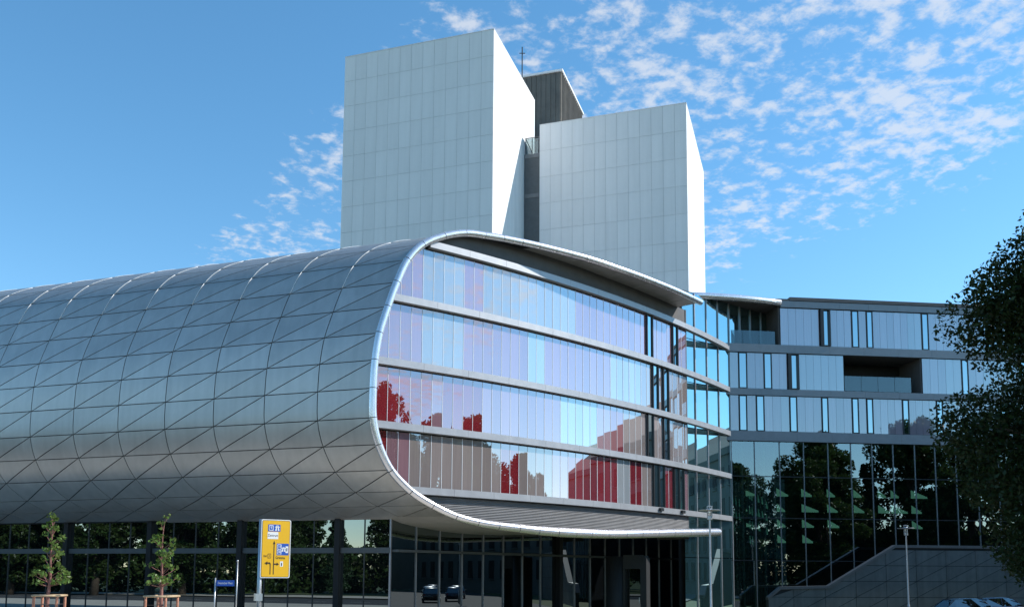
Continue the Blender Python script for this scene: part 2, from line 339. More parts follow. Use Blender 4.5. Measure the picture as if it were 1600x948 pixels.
# shell of triangular metal panels
NCOL, PL, GAP = 10, 3.4, .025
i0 = len(TOP)
back = MB()
NB = 5
rows = []
for i in range(i0 - 4, i0 + len(JO) + 8):
    for k in range(NB):
        rows.append((catmull(i, k / NB), tang(i, k / NB)))
def outward(t): 
    n = t.cross(TD); 
    return n.normalized()
sgn = 1 if outward(tang(i0 + 8, .5)).y < 0 else -1
for p, t in rows:
    n = outward(t) * sgn
    for s in (0, NCOL * PL + 10): back.v.append(tuple(p - n * .07 + TD * s))
for a in range(len(rows) - 1): back.f.append((2 * a, 2 * a + 1, 2 * a + 3, 2 * a + 2))
shell = back.build('shell', M['shell_back'], ext, True)
tag(shell, 'satin silver shell of curved triangular metal panels')
SUB = 6
for r in range(len(JO) - 1):
    i = i0 + r; length = (CP[i + 1] - CP[i]).length; gv = GAP / length; dg = GAP * math.hypot(PL, length) / length
    for kind in (0, 1):
        top, bot = [], []
        vs = [gv + (1 - 2 * gv) * k / SUB for k in range(SUB + 1)]
        for v in vs:
            p = catmull(i, v); n = outward(tang(i, v)) * sgn
            if kind == 0: s0, s1 = PL * v + dg, PL - GAP
            else: s0, s1 = GAP, PL * v - dg
            if s1 < s0: s0 = s1 = (s1 if kind == 0 else s0)
            top.append((p + TD * s0, p + TD * s1)); bot.append((p + TD * s0 - n * .05, p + TD * s1 - n * .05))
        mb = MB(); K = SUB + 1
        for a, b in top: mb.v += [tuple(a), tuple(b)]
        for a, b in bot: mb.v += [tuple(a), tuple(b)]
        for k in range(SUB):
            a = 2 * k
            mb.f += [(a, a + 1, a + 3, a + 2), (2*K + a, a, a + 2, 2*K + a + 2), (a + 1, 2*K + a + 1, 2*K + a + 3, a + 3)]
        mb.f += [(0, 2*K, 2*K + 1, 1), (2*K - 2, 2*K - 1, 4*K - 1, 4*K - 2)]
        me = mb.mesh('panel', M['shell'])
        me.polygons.foreach_set('use_smooth', [True] * len(me.polygons))
        nr = [outward(tang(i, v)) * sgn for v in vs]; ln = []
        for pg in me.polygons:
            fn = pg.normal.copy(); flat = all(v < 2 * K for v in pg.vertices)
            for v in pg.vertices: ln.append(tuple(nr[v // 2]) if flat else tuple(fn))
        me.normals_split_custom_set(ln)
        for ccol in range(NCOL): link('panel', me, shell, loc=TD * (ccol * PL))

for ccol in range(1, NCOL + 1):      # added white strips on the upper ribs, standing in for sunlit highlights
    for r in range(0, 4):
        pts = [catmull(i0 + r, k / 5) + outward(tang(i0 + r, k / 5)) * sgn * .012 + TD * (ccol * PL) for k in range(6)]
        MB().tube(pts, .016, 6, rv=TD).build('rib_highlight', M['fin'], shell, True)

# metal roof behind the trim
rf = MB()
for t, o, z in TOP:
    p = arc(t, o - .15, z + .03); rf.v += [tuple(p), tuple(p + TD * 26)]
for a in range(len(TOP) - 1): rf.f.append((2*a, 2*a+1, 2*a+3, 2*a+2))
rf.build('roof', M['shell'], ext)
# underside behind the lower trim
us = MB()
BB = JO[-2:] + BOT
for t, o, z in BB:
    p = arc(t, o - .15, z); us.v += [tuple(p), tuple(p + TD * 20)]
for a in range(len(BB) - 1): us.f.append((2*a, 2*a+1, 2*a+3, 2*a+2))
us.build('underside', M['soffit'], ext)

# round steel trim, one piece between joints
for i in range(len(CP) - 1):
    sub = 5
    pts = [catmull(i, .012 + .976 * k / sub) for k in range(sub + 1)]
    ra = .21 if i < i0 + 13 else min(.285, .21 + .012 * (i - i0 - 13))
    mb = MB().tube(pts, ra, 16, rv=TD)
    me = mb.mesh('trim_segment', M['trim'], True); me.set_sharp_from_angle(angle=R(50))
    link('trim_segment', me, ext)
mb = MB().tube([catmull(len(CP) - 2, 1), catmull(len(CP) - 2, 1) + (CP[-1] - CP[-2]).normalized() * .14, catmull(len(CP) - 2, 1) + (CP[-1] - CP[-2]).normalized() * .24], [.285, .24, .10], 14)
mb.build('trim_cap', M['trim'], ext, True)
tr = MB().tube([catmull(i, k / 4) for i in range(len(CP) - 1) for k in range(4)], .17, 8, rv=TD); tr.build('trim_core', M['shell_back'], ext)

# overhanging soffit between trim and wall
for a in range(len(TOP) - 1):
    (t0, o0, z0), (t1, o1, z1) = TOP[a], TOP[a + 1]; e = .012 * (t1 - t0) / abs(t1 - t0)
    P = [arc(t0 + e, o0, z0 - .02), arc(t1 - e, o1, z1 - .02), arc(t1 - e, -.1, z1 - .02), arc(t0 + e, -.1, z0 - .02)]
    MB().hexa([tuple(p) for p in P] + [tuple(p + Vector((0, 0, .06))) for p in P]).build('soffit_panel', M['soffit'], ext)

# the glazed end facade
fb = MB(); N = 60; T0, T1 = -56.47, -39.03
for k in range(N + 1):
    t = T0 + (T1 - T0) * k / N; fb.v += [tuple(arc(t, -.09, zlo(t) - .05)), tuple(arc(t, -.09, zup(t) + .08))]
for k in range(N): fb.f.append((2*k, 2*k+2, 2*k+3, 2*k+1))
facade = fb.build('end_facade', M['shell_back'], ext)
tag(facade, 'curved end facade of narrow red, pink and grey glass strips')
HB = .22
STRIPS = {('B', 'A'): 'PPPPGGGGPPGGGGGGGGGGGPPPPPPPPPPPSPPPPSPP',
          ('C', 'B'): 'PPPPGGGGPPPPPPPLLPPPPPPPPPGGGGGTTSTSTTTT',
          ('D', 'C'): 'RRRRRPRRRRPPPPPPPPPLLLLLPPRRTTTTSTTSTTTT',
          ('E', 'D'): 'RPPTTTTTTTTTRRTTTTPPRRRRRRRGGRRTTSSRRSSP'}
DT = 17.26 / 40
def clipz(t, z0, z1): return max(z0, zlo(t) + .02), min(z1, zup(t) - .02)
for (lo, hi), s in STRIPS.items():
    z0, z1 = LV[lo] + HB, LV[hi] - HB - .07
    for k, ch in enumerate(s):
        ta, tb = -56.29 + DT * k, -56.29 + DT * (k + 1)
        if k == 0: ta = -56.46
        e = .008
        n = arc(ta + DT / 2) - Vector((CX, CY)); n.normalize()
        tw = rnd.gauss(0, .0022) - .0028      # each strip sits slightly askew
        off = (.02 if ch != 'S' else .07)
        A, B = arc(ta + e), arc(tb - e)
        ns = 4; lowp, upp = [], []
        for j in range(ns + 1):
            w = j / ns; t = ta + e + (tb - ta - 2 * e) * w; a, b = clipz(t, z0, z1)
            p = A.lerp(B, w) + n * (off + tw * (w - .5) * 2)
            lowp.append((p, a)); upp.append((p, b))
        if max(b - a for (_, a), (_, b) in zip(lowp, upp)) < .05: continue
        mb = MB()
        for (p, a), (_, b) in zip(lowp, upp):
            b = max(a, b)
            mb.v += [(p.x, p.y, a), (p.x, p.y, b), (p.x - n.x * .035, p.y - n.y * .035, a), (p.x - n.x * .035, p.y - n.y * .035, b)]
        for j in range(ns):
            o = 4 * j; mb.f += [(o, o + 4, o + 5, o + 1), (o, o + 2, o + 6, o + 4), (o + 1, o + 5, o + 7, o + 3)]
        mb.f += [(0, 1, 3, 2), (4*ns, 4*ns + 2, 4*ns + 3, 4*ns + 1)]
        g = mb.build('glass_strip' if ch != 'S' else 'window_pane', M[ch], facade)
        if ch == 'S':
            fr = MB()
            for tt in (ta, tb): 
                p = arc(tt); fr.obox(p - Vector((n.y, -n.x)) * .045, p + Vector((n.y, -n.x)) * .045, z0, z1, n, -.02, .16)
            fr.build('window_frame', M['darkframe'], facade)
        if k and not (ch == 'S' or s[k - 1] == 'S'):
            a, b = clipz(ta, z0, z1); p = arc(ta)
            if b - a > .1: MB().obox(p - Vector((n.y, -n.x)) * .011, p + Vector((n.y, -n.x)) * .011, a, b, n, -.02, .035).build('glazing_bar', M['fin'], facade)
# bands
for nme, z in LV.items():
    t0 = T0
    while not (zlo(t0) < z - .1 and zup(t0) > z + .1): t0 += .02
    nseg = 12; t1 = -34.35
    for k in range(nseg):
        a, b = t0 + (t1 - t0) * k / nseg + .004, t0 + (t1 - t0) * (k + 1) / nseg - .004
        mb = MB(); ns = 4
        for j in range(ns + 1):
            t = a + (b - a) * j / ns
            for o, zz in ((0, z - HB), (.34, z - HB + .02), (.34, z + HB - .03), (0, z + HB)): mb.v.append(tuple(arc(t, o - .02, zz)))
        for j in range(ns):
            o = 4 * j
            for c_ in range(4): mb.f.append((o + c_, o + (c_ + 1) % 4, o + 4 + (c_ + 1) % 4, o + 4 + c_))
        mb.f += [(3, 2, 1, 0), (4*ns, 4*ns+1, 4*ns+2, 4*ns+3)]
        mb.build('band_segment', M['band'], ext)
# grey wall above the top band, louvres below the lowest
gw = MB()
for k in range(N + 1):
    t = -54.0 + (T1 + 54.0) * k / N; gw.v += [tuple(arc(t, -.02, LV['A'] + HB - .02)), tuple(arc(t, -.02, max(LV['A'] + HB, zup(t) - .0)))]
for k in range(N): gw.f.append((2*k, 2*k+2, 2*k+3, 2*k+1))
gw.build('upper_wall', M['graywall'], ext)
lv = MB()
z = 5.55
while z < LV['E'] - HB - .03:
    ts = [t for t in np.linspace(-55.3, T1, 50) if zlo(t) < z + .02]
    if len(ts) > 2:
        o = len(lv.v)
        for t in ts:
            lv.v += [tuple(arc(t, -.04, z + .085)), tuple(arc(t, .05, z + .015)), tuple(arc(t, -.04, z - .012))]
        for j in range(len(ts) - 1):
            a = o + 3 * j; lv.f += [(a, a + 1, a + 4, a + 3), (a + 1, a + 2, a + 5, a + 4)]
    z += .095
lvo = lv.build('louvre_slats', M['louvre'], ext); lvo['kind'] = 'stuff'
# end cheek of the wall
e0 = arc(T1); en = (e0 - Vector((CX, CY))).normalized(); et = Vector((-en.y, en.x))
MB().obox(e0, e0 + et * .12, 5.6, 23.0, en, -2.6, .03).build('end_cheek', M['graywall'], ext)
# small brackets under the open windows
for t in (-41.75, -39.9):
    p = arc(t); MB().obox(p - et * .22, p + et * .22, LV['E'] - .08, LV['E'] + .13, en, .30, .48).build('window_bracket', M['darkframe'], ext)

# ------------------------------------------------------------------ ground floor glazing under the shell
GC = Vector((-7.0, 52.1)); NT = Vector((-TD.y, TD.x))        # corner; NT points out of the building
if NT.y > 0: NT = -NT
T2 = Vector((TD.x, TD.y))
GH = 6.75; ZT = 4.28
ends = []
for k in range(24):
    a, b = GC + T2 * (k * 1.7 + .03), GC + T2 * ((k + 1) * 1.7 - .03)
    for z0, z1 in ((.15, ZT - .17), (ZT + .17, GH)):
        MB().obox(a, b, z0, z1, NT, -.02, .01).build('glass_pane', M['ground_glass'], ext)
    p = GC + T2 * (k * 1.7)
    if k % 4 == 2:
        MB().obox(p - T2 * .17, p + T2 * .17, .15, GH, NT, -.05, .30).build('column', M['column'], ext)
    elif k: MB().obox(p - T2 * .03, p + T2 * .03, .15, GH, NT, -.03, .05).build('mullion', M['mullion'], ext)
MB().obox(GC, GC + T2 * 40.8, ZT - .16, ZT + .16, NT, -.03, .12).build('transom', M['beam'], ext)
MB().obox(GC, GC + T2 * 40.8, 0, GH + .5, NT, -.5, -.45).build('dark_interior_wall', M['inner'], ext)
MB().obox(GC - T2 * .05, GC + T2 * .05, .15, 6.6, NT, -.03, .09).build('corner_post', M['mullion_lit'], ext)
# receding side under the end facade
GD = Vector((math.sin(R(40)), math.cos(R(40)))); GN = Vector((GD.y, -GD.x))
for k in range(17):
    a, b = GC + GD * (k * 2.0 + .04), GC + GD * ((k + 1) * 2.0 - .03)
    for z0, z1 in ((.15, ZT - .1), (ZT + .1, 6.4)):
        MB().obox(a, b, z0, z1, GN, -.02, .01).build('glass_pane', M['entrance_glass'], ext)
    p = GC + GD * ((k + 1) * 2.0)
    if k == 7: MB().obox(p - GD * .2, p + GD * .2, .15, 6.4, GN, -.05, .35).build('column', M['column'], ext)
    else: MB().obox(p - GD * .024, p + GD * .024, .15, 6.4, GN, -.03, .09).build('mullion', M['mullion_lit'], ext)
MB().obox(GC + GD * .06, GC + GD * 24, ZT - .09, ZT + .05, GN, -.03, .55).build('canopy', M['beam'], ext)
MB().obox(GC + GD * 24.02, GC + GD * 36, ZT - .06, ZT + .06, GN, -.03, .1).build('transom', M['mullion'], ext)
MB().obox(GC, GC + GD * 40, 0, 7.2, GN, -.5, -.45).build('dark_interior_wall', M['inner'], ext)
# entrance portal: a curved drum beside a deep door frame
pc = Vector((7.3, 62.6))
por = MB(); n = 18
ring = [(pc.x - .75 * math.cos(R(a)), pc.y - .75 * math.sin(R(a))) for a in np.linspace(-60, 150, n)]
for x, y in ring: por.v += [(x, y, 0), (x, y, 4.2)]
for k in range(n - 1): por.f.append((2*k, 2*k+2, 2*k+3, 2*k+1))
por.f.append(tuple(2*k+1 for k in range(n)))
por.build('entrance_drum', M['portal'], ext, True)
pf = MB(); dd = Vector((.93, -.36)); dn = Vector((-.36, -.93))
q0 = Vector((7.75, 62.1))
for (a, b, z0, z1) in ((0, .12, 0, 4.3), (1.2, 1.62, 0, 4.1), (0.12, 1.2, 3.35, 4.3)):
    pf.obox(q0 + dd * a, q0 + dd * b, z0, z1, dn, -.9, .25)
pf.obox(q0 + dd * 1.2, q0 + dd * 1.52, 4.1, 4.26, dn, -.9, .2)
efr = pf.build('entrance_frame', M['portal'], ext)
MB().obox(q0 + dd * .12, q0 + dd * 1.2, 0, 3.35, dn, -.5, -.45).build('entrance_door', M['entrance_glass'], ext)
MB().obox(q0 + dd * .95, q0 + dd * 1.0, 1.0, 1.4, dn, -.45, -.38).build('door_handle', M['steel'], efr)

# ------------------------------------------------------------------ link between facade and wing
W0 = Vector((17.6, 72.6)); WA = Vector((.9940, .1093)).normalized(); WNn = Vector((WA.y, -WA.x))
def wp(s, o=0): return W0 + WA * s + WNn * o
L0, L1 = Vector((13.35, 69.3)), Vector((23.5, 77.0)); LD = (L1 - L0).normalized(); LN = Vector((LD.y, -LD.x))
LL = (L1 - L0).length
nl = 9
for k in range(nl):
    a, b = L0 + LD * (LL * k / nl + .025), L0 + LD * (LL * (k + 1) / nl - .025)
    zs = [.15, 4.3, 7.5, 10.95, 14.45, 18.1, 21.6, 25.4]
    tw = rnd.gauss(0, .006)
    for z0, z1 in zip(zs, zs[1:]):
        mb = MB(); P = []
        for z in (z0 + .03, z1 - .03):
            for qq, o in ((a, .01 + tw), (b, .01 - tw), (b, -.03), (a, -.03)): P.append((qq.x + LN.x * o, qq.y + LN.y * o, z))
        mb.hexa(P).build('link_pane', M['link'], ext)
    if k: 
        p = L0 + LD * (LL * k / nl); MB().obox(p - LD * .03, p + LD * .03, .15, 25.4, LN, 0, .10).build('link_mullion', M['mullion_lit'], ext)
MB().obox(L0 - LD * .3, L1 + LD * 2, 0, 25.6, LN, -.4, -.3).build('link_back_wall', M['inner'], ext)
# link roof with rounded front edge
E0, E1 = Vector((13.6, 70.6)), wp(4.62, .25)
pts = []
for k in range(9):
    w = k / 8; p = E0.lerp(E1, w) + WNn * (.35 * math.sin(math.pi * w)); pts.append((p.x, p.y, 25.42 + .1 * w))
MB().tube(pts, .27, 14).build('link_roof_edge', M['trim'], ext, True)
lr = MB()
for x, y, z in pts: lr.v += [(x, y + .12, z - .06), (x + 2.2, y + 7.5, z - .06), (x, y + .12, z + .1), (x + 2.2, y + 7.5, z + .1)]
for k in range(8):
    a = 4 * k; lr.f += [(a, a + 1, a + 5, a + 4), (a + 2, a + 6, a + 7, a + 3)]
lr.build('link_roof', M['graywall'], ext)

# ------------------------------------------------------------------ wing
WL = 33.0
wing = MB().obox(wp(0.02), wp(WL), 13.9, 26.0, WNn, -3.6, -3.4).obox(wp(0.02), wp(.12), 13.9, 21.6, WNn, -3.4, -.14).build('wing', M['shell_back'], ext)
tag(wing, 'wing with lilac and grey panels, dark glass below')
# backing behind panels of each storey (left open at the balcony and loggia)
for s0, s1, z0, z1 in ((0.05, WL, 14.2, 17.9), (.05, 10.1, 17.9, 21.5), (17.1, WL, 17.9, 21.5), (4.7, WL, 21.5, 25.6)):
    MB().obox(wp(s0), wp(s1), z0, z1, WNn, -.2, -.12).build('backing_wall', M['shell_back'], wing)
# floors and inner walls of balcony and loggia
MB().obox(wp(10.1), wp(17.1), 17.75, 18.2, WNn, -3.4, .0).build('balcony_floor', M['conc'], wing)
MB().obox(wp(10.1), wp(17.1), 21.32, 21.5, WNn, -3.4, -.1).build('balcony_ceiling', M['conc'], wing)
for s in (10.1, 17.0): MB().obox(wp(s), wp(s + .1), 18.2, 21.32, WNn, -3.4, -.13).build('balcony_side_wall', M['conc'], wing)
MB().obox(wp(.05), wp(4.7), 21.3, 21.9, WNn, -3.4, .0).build('loggia_floor', M['conc'], wing)
MB().obox(wp(4.6), wp(4.7), 21.9, 25.5, WNn, -3.4, -.13).build('loggia_side_wall', M['conc'], wing)
for k in range(4):
    a, b = 10.3 + k * 1.48, 10.3 + (k + 1) * 1.48 - .03
    MB().obox(wp(a), wp(b), 18.35, 19.62, WNn, -.25, -.23).build('balustrade_pane', M['balu'], wing)
for k in range(3):
    a, b = .15 + k * 1.4, .15 + (k + 1) * 1.4 - .03
    MB().obox(wp(a), wp(b), 22.05, 23.2, WNn, -.25, -.23).build('balustrade_pane', M['balu'], wing)
for k in range(4): MB().obox(wp(10.7 + k * 1.5), wp(11.8 + k * 1.5), 18.3, 20.4, WNn, -3.38, -3.33).build('balcony_window', M['dull_window'], wing)
LOW = ['P', .27, .98, 'W', 1.04, 1.65, 'P', 1.7, 2.45, 'W', 2.51, 3.13, 'P', 3.18, 5.3, 'W', 5.37, 5.95, 'P', 6.0, 8.08, 'W', 8.14, 8.65, 'P', 8.7, 10.72, 'W', 10.79, 11.3, 'P', 11.35, 12.0, 'W', 12.07, 12.57, 'P', 12.62, 15.17, 'W', 15.23, 15.74, 'P', 15.79, 18.2, 'W', 18.26, 18.76, 'P', 18.8, 24, 'W', 24.07, 24.6, 'P', 24.65, 28.9, 'W', 28.95, 29.5, 'P', 29.55, 33]
MID = ['P', .3, 1.0, 'W', 1.06, 1.72, 'P', 1.77, 3.17, 'W', 3.23, 3.84, 'P', 3.9, 5.2, 'O', 5.3, 6.12, 'P', 6.2, 10.12, 'P', 17.1, 20.6, 'W', 20.66, 21.2, 'P', 21.25, 26, 'W', 26.05, 26.6, 'P', 26.65, 33]
TPS = ['P', 4.72, 8.1, 'O', 8.2, 8.96, 'P', 9.02, 10.92, 'W', 10.98, 11.52, 'P', 11.58, 12.22, 'W', 12.29, 12.78, 'P', 12.84, 17.16, 'W', 17.22, 17.76, 'P', 17.82, 23, 'W', 23.06, 23.6, 'P', 23.65, 33]
for lst, z0, z1 in ((LOW, 14.74, 17.66), (MID, 18.28, 21.25), (TPS, 22.02, 25.14)):
    for j in range(0, len(lst), 3):
        ty, s0, s1 = lst[j:j + 3]
        if ty == 'P':
            n = max(1, round((s1 - s0) / .66)); m = M[rnd.choice(['wp', 'wp', 'wg'])]
            for k in range(n):
                if rnd.random() < .25: m = M[rnd.choice(['wp', 'wg'])]
                a, b = s0 + (s1 - s0) * k / n + .008, s0 + (s1 - s0) * (k + 1) / n - .008
                tw = rnd.gauss(0, .0022); P = []
                for z in (z0, z1):
                    for s, o in ((a, tw), (b, -tw), (b, -.06), (a, -.06)):
                        p = wp(s, o); P.append((p.x, p.y, z))
                MB().hexa(P).build('wing_panel', m, wing)
        else:
            fr = MB(); d0 = .24 if ty == 'O' else .06
            fr.obox(wp(s0 - .05), wp(s0 + (.22 if ty == 'O' else .05)), z0 - .02, z1 + .02, WNn, -.08, d0)
            fr.obox(wp(s1 - .045), wp(s1 + .045), z0 - .02, z1 + .02, WNn, -.08, d0)
            fr.obox(wp(s0 + .05), wp(s1 - .05), z1 - .06, z1 + .02, WNn, -.08, d0 - .004)
            fr.obox(wp(s0 + .05), wp(s1 - .05), z0 - .02, z0 + .06, WNn, -.08, d0 - .004)
            fr.build('window_frame', M['darkframe'], wing)
            MB().obox(wp(s0 + .05), wp(s1 - .05), z0 + .06, z1 - .06, WNn, -.06, .02).build('window_pane', M['S'], wing)
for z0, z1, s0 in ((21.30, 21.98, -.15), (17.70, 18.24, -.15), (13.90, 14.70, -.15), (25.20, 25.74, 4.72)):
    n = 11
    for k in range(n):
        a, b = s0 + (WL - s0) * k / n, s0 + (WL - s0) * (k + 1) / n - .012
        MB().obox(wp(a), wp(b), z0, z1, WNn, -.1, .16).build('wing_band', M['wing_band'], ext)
MB().obox(wp(5.5), wp(WL), 25.78, 26.06, WNn, -4, .22).build('wing_roof', M['graywall'], ext)
MB().obox(wp(4.3), wp(5.48), 25.74, 25.9, WNn, -4, .18).build('wing_roof_step', M['graywall'], ext)
# dark glazing below the wing, seen through to glowing green interior panels
gl = [0, 2.26, 4.39, 6.46, 8.56, 10.55, 12.39, 14.24, 16.15, 17.95, 19.8, 21.7, 23.6, 25.5, 27.4, 29.3, 31.2, 33]
zs = [.15, 4.15, 7.6, 11.0, 13.88]
for a, b in zip(gl, gl[1:]):
    for z0, z1 in zip(zs, zs[1:]):
        tw = rnd.gauss(0, .002); P = []
        for z in (z0 + .03, z1 - .03):
            for s, o in ((a + .03, tw), (b - .03, -tw)):
                p = wp(s, o - .06); P.append((p.x, p.y, z))
        MB().add([P[0], P[1], P[3], P[2]], [(0, 1, 2, 3)]).build('wing_glass_pane', M['wing_glass'], wing)
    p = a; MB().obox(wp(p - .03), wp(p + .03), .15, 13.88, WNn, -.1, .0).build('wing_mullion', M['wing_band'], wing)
for z in zs[1:-1]: MB().obox(wp(0.05), wp(WL), z - .03, z + .03, WNn, -.09, -.01).build('wing_transom', M['mullion'], wing)
MB().obox(wp(-.1), wp(WL), 0, 14.1, WNn, -7.2, -7).obox(wp(-.2), wp(-.1), 0, 13.9, WNn, -7, -.1).build('dark_interior_wall', M['inner'], wing)
MB().obox(wp(0), wp(WL), 13.92, 13.99, WNn, -7, -.2).build('interior_ceiling', M['inner'], wing)
# green interior panels behind the dark glass, glow added so they show
m, nt, b, o = nodes_of('green_panel_glow'); nt.nodes.remove(b)
em = nt.nodes.new('ShaderNodeEmission'); em.inputs[0].default_value = (.30, .72, .55, 1); em.inputs[1].default_value = .30
nt.links.new(em.outputs[0], o.inputs[0]); M['green_light'] = m
GRN = [(-1.0, 3), (1.1, 3), (4.35, 4), (6.5, 4), (8.72, 3), (11.05, 2), (13.2, 2), (14.35, 2), (16.15, 3)]
for s, n in GRN:
    for k in range(n):
        zt = 10.15 - k * 1.28; wd = rnd.choice([.9, 1.45, 1.0, .7]); d = -1.0
        P = [(wp(s + .12, d), zt), (wp(s + .12 + wd * .45, d), zt - .25), (wp(s + .12 + wd, d), zt - .55), (wp(s + .12 + wd, d), zt - .68), (wp(s + .12, d), zt - .68)]
        mb = MB(); mb.v = [(p.x, p.y, z) for p, z in P] + [(p.x - WNn.x * .04, p.y - WNn.y * .04, z) for p, z in P]
        mb.f = [(0, 1, 2, 3, 4), (9, 8, 7, 6, 5)] + [(i, i + 5, (i + 1) % 5 + 5, (i + 1) % 5) for i in range(5)]
        if s > 0: mb.build('glow_panel', M['green_light'], wing)

# ------------------------------------------------------------------ sloping wall in front of the wing
rw = thing('sloping_wall', 'dark panelled wall with sloping top in front of the dark glazing', 'wall', (27, 71, 0))
def rp(s, o=0): return W0 + WNn * (3.0 + o) + WA * s
prof = [(1.9, 1.28), (2.93, 2.08), (6.81, 2.18), (12.41, 5.39), (34, 5.39)]
def ztop(s): return float(np.interp(s, [a for a, b in prof], [b for a, b in prof]))
S0 = 1.95
MB_ = MB()
ss = sorted(set([a for a, b in prof]))
for a, b in zip(ss, ss[1:]):
    P = []
    pa, pb = rp(a, -.3), rp(b, -.3); qa, qb = rp(a, -.04), rp(b, -.04)
    MB_.hexa([(pa.x, pa.y, 0), (pb.x, pb.y, 0), (qb.x, qb.y, 0), (qa.x, qa.y, 0), (pa.x, pa.y, ztop(a)), (pb.x, pb.y, ztop(b)), (qb.x, qb.y, ztop(b)), (qa.x, qa.y, ztop(a))])
MB_.build('wall_core', M['shell_back'], rw)
zr = [0, 1.30, 2.55, 3.78, 5.02]
cols = [1.95, 4.0] + [6.57 + 2.52 * k for k in range(11)]
for a, b in zip(cols, cols[1:]):
    for z0, z1 in zip(zr, zr[1:]):
        for tri in (0, 1):
            g = .018
            if tri == 0: poly = [(a + g, z0 + g), (b - g * 2.5, z0 + g), (b - g * 2.5, z1 - g * 2)]
            else: poly = [(a + g, z0 + g * 2.2), (b - g * 3, z1 - g), (a + g, z1 - g)]
            if tri == 0: poly = [(b - g, z0 + g), (b - g, z1 - g * 2.4), (a + g * 3, z0 + g)]
            def clip(pl):
                out = []
                f = lambda p: ztop(p[0]) - .22 - p[1]
                for i in range(len(pl)):
                    p, q = pl[i], pl[(i + 1) % len(pl)]
                    if f(p) >= 0: out.append(p)
                    if (f(p) >= 0) != (f(q) >= 0):
                        lo, hi = 0., 1.
                        for _ in range(20):
                            mid = (lo + hi) / 2; pm = (p[0] + (q[0] - p[0]) * mid, p[1] + (q[1] - p[1]) * mid)
                            if (f(pm) >= 0) == (f(p) >= 0): lo = mid
                            else: hi = mid
                        out.append((p[0] + (q[0] - p[0]) * lo, p[1] + (q[1] - p[1]) * lo))
                return out
            poly = clip(poly)
            if len(poly) < 3: continue
            n = len(poly); mb = MB()
            for s, z in poly: p = rp(s, 0); mb.v.append((p.x, p.y, z))
            for s, z in poly: p = rp(s, -.035); mb.v.append((p.x, p.y, z))
            mb.f = [tuple(range(n))] + [(i, i + n, (i + 1) % n + n, (i + 1) % n) for i in range(n)]
            mb.build('wall_panel', M['tile'], rw)
for (a, za), (b, zb) in zip(prof, prof[1:]):
    P = []
    for dz in (-.20, .02):
        for s, z, o in ((a, za, .10), (b, zb, .10), (b, zb, -.42), (a, za, -.42)):
            p = rp(s, o); P.append((p.x, p.y, z + dz))
    MB().hexa(P).build('coping_stone', M['coping'], rw)

# ------------------------------------------------------------------ book towers
tw_ = thing('book_tower', 'tall windowless white panelled book towers rising behind the silver shell', 'building', (0, 95, 0))
TU = Vector((math.sin(R(18)), math.cos(R(18)))); TF = Vector((-TU.y, TU.x)); TFN = -TU; TSN = Vector((TU.y, -TU.x))
def tower(c, wid, dep, zt, ncol, rh, zmin, side_m):
    b = MB(); P = []
    for z in (0, zt - .03):
        for p in (c + TU * .04, c + TF * wid + TU * .04, c + TF * wid + TU * dep, c + TU * dep): P.append((p.x, p.y, z))
    blk = b.hexa(P).build('tower_block', M['tower_gap'], tw_)
    cw = wid / ncol; me = None; r = 0; z = zt
    me = MB().hexa([(0,0,0),(0,0,0),(0,0,0),(0,0,0)]*2) if False else None
    g = .011
    base = MB(); Q = []
    for zz in (-rh + g, -g):
        for s, o in ((g, .0), (cw - g, .0), (cw - g, -.035), (g, -.035)):
            p = TF * s + TFN * o; Q.append((p.x, p.y, zz))
    me = base.hexa(Q).mesh('cladding_panel', M['tower'])
    while z > zmin:
        for k in range(ncol):
            p = c + TF * (k * cw); link('cladding_panel', me, blk, loc=(p.x, p.y, z))
        z -= rh
    # sunlit side as tall white sheets
    nz = 6
    for k in range(nz):
        a, b2 = c + TU * (dep * k / nz + .045), c + TU * (dep * (k + 1) / nz - .004)
        MB().obox(a, b2, 0, zt, TSN, .0, .03).build('side_cladding', M[side_m], blk)
    MB().hexa([(p.x, p.y, zz) for zz in (zt - .02, zt + .05) for p in (c + TSN * .05 + TFN * .03, c + TF * wid + TFN * .03, c + TF * wid + TU * dep, c + TU * dep + TSN * .05)]).build('roof_edge', M['tower'], blk)
    return blk
tower(Vector((-2.14, 86.0)), 16.85, 14.5, 57.85, 13, 2.78, 24, 'tower_side')
tower(Vector((18.14, 90.4)), 16.1, 17.2, 52.55, 13, 3.02, 24, 'tower_side')
# dark ribbed core tower
c3 = Vector((5.71, 104.0))
P = [(p.x, p.y, z) for z in (0, 63.9) for p in (c3, c3 + TF * 12, c3 + TF * 12 + TU * 11, c3 + TU * 11)]
core = MB().hexa(P).build('core_tower', M['core'], tw_)
for k in range(16):
    p = c3 + TF * (k * .62 + .1); MB().obox(p, p + TF * .12, 30, 63.85, TFN, .0, .12).build('cladding_rib', M['core'], core)
for k in range(17):
    p = c3 + TU * (k * .62 + .3); MB().obox(p, p + TU * .12, 30, 63.85, TSN, .0, .12).build('cladding_rib', M['core'], core)
MB().hexa([(p.x, p.y, z) for z in (63.9, 64.15) for p in (c3 + TFN * .2 + TSN * .2, c3 + TF * 12 + TFN * .2, c3 + TF * 12 + TU * 11, c3 + TU * 11 + TSN * .2)]).build('core_roof_edge', M['tower'], core)
mast = Vector((.92, 103.0))
MB().tube([(mast.x, mast.y, 60), (mast.x, mast.y, 66.4)], .07, 8).tube([(mast.x - .35, mast.y, 65.6), (mast.x + .35, mast.y, 65.6)], .05, 6).build('roof_mast', M['mullion'], tw_)
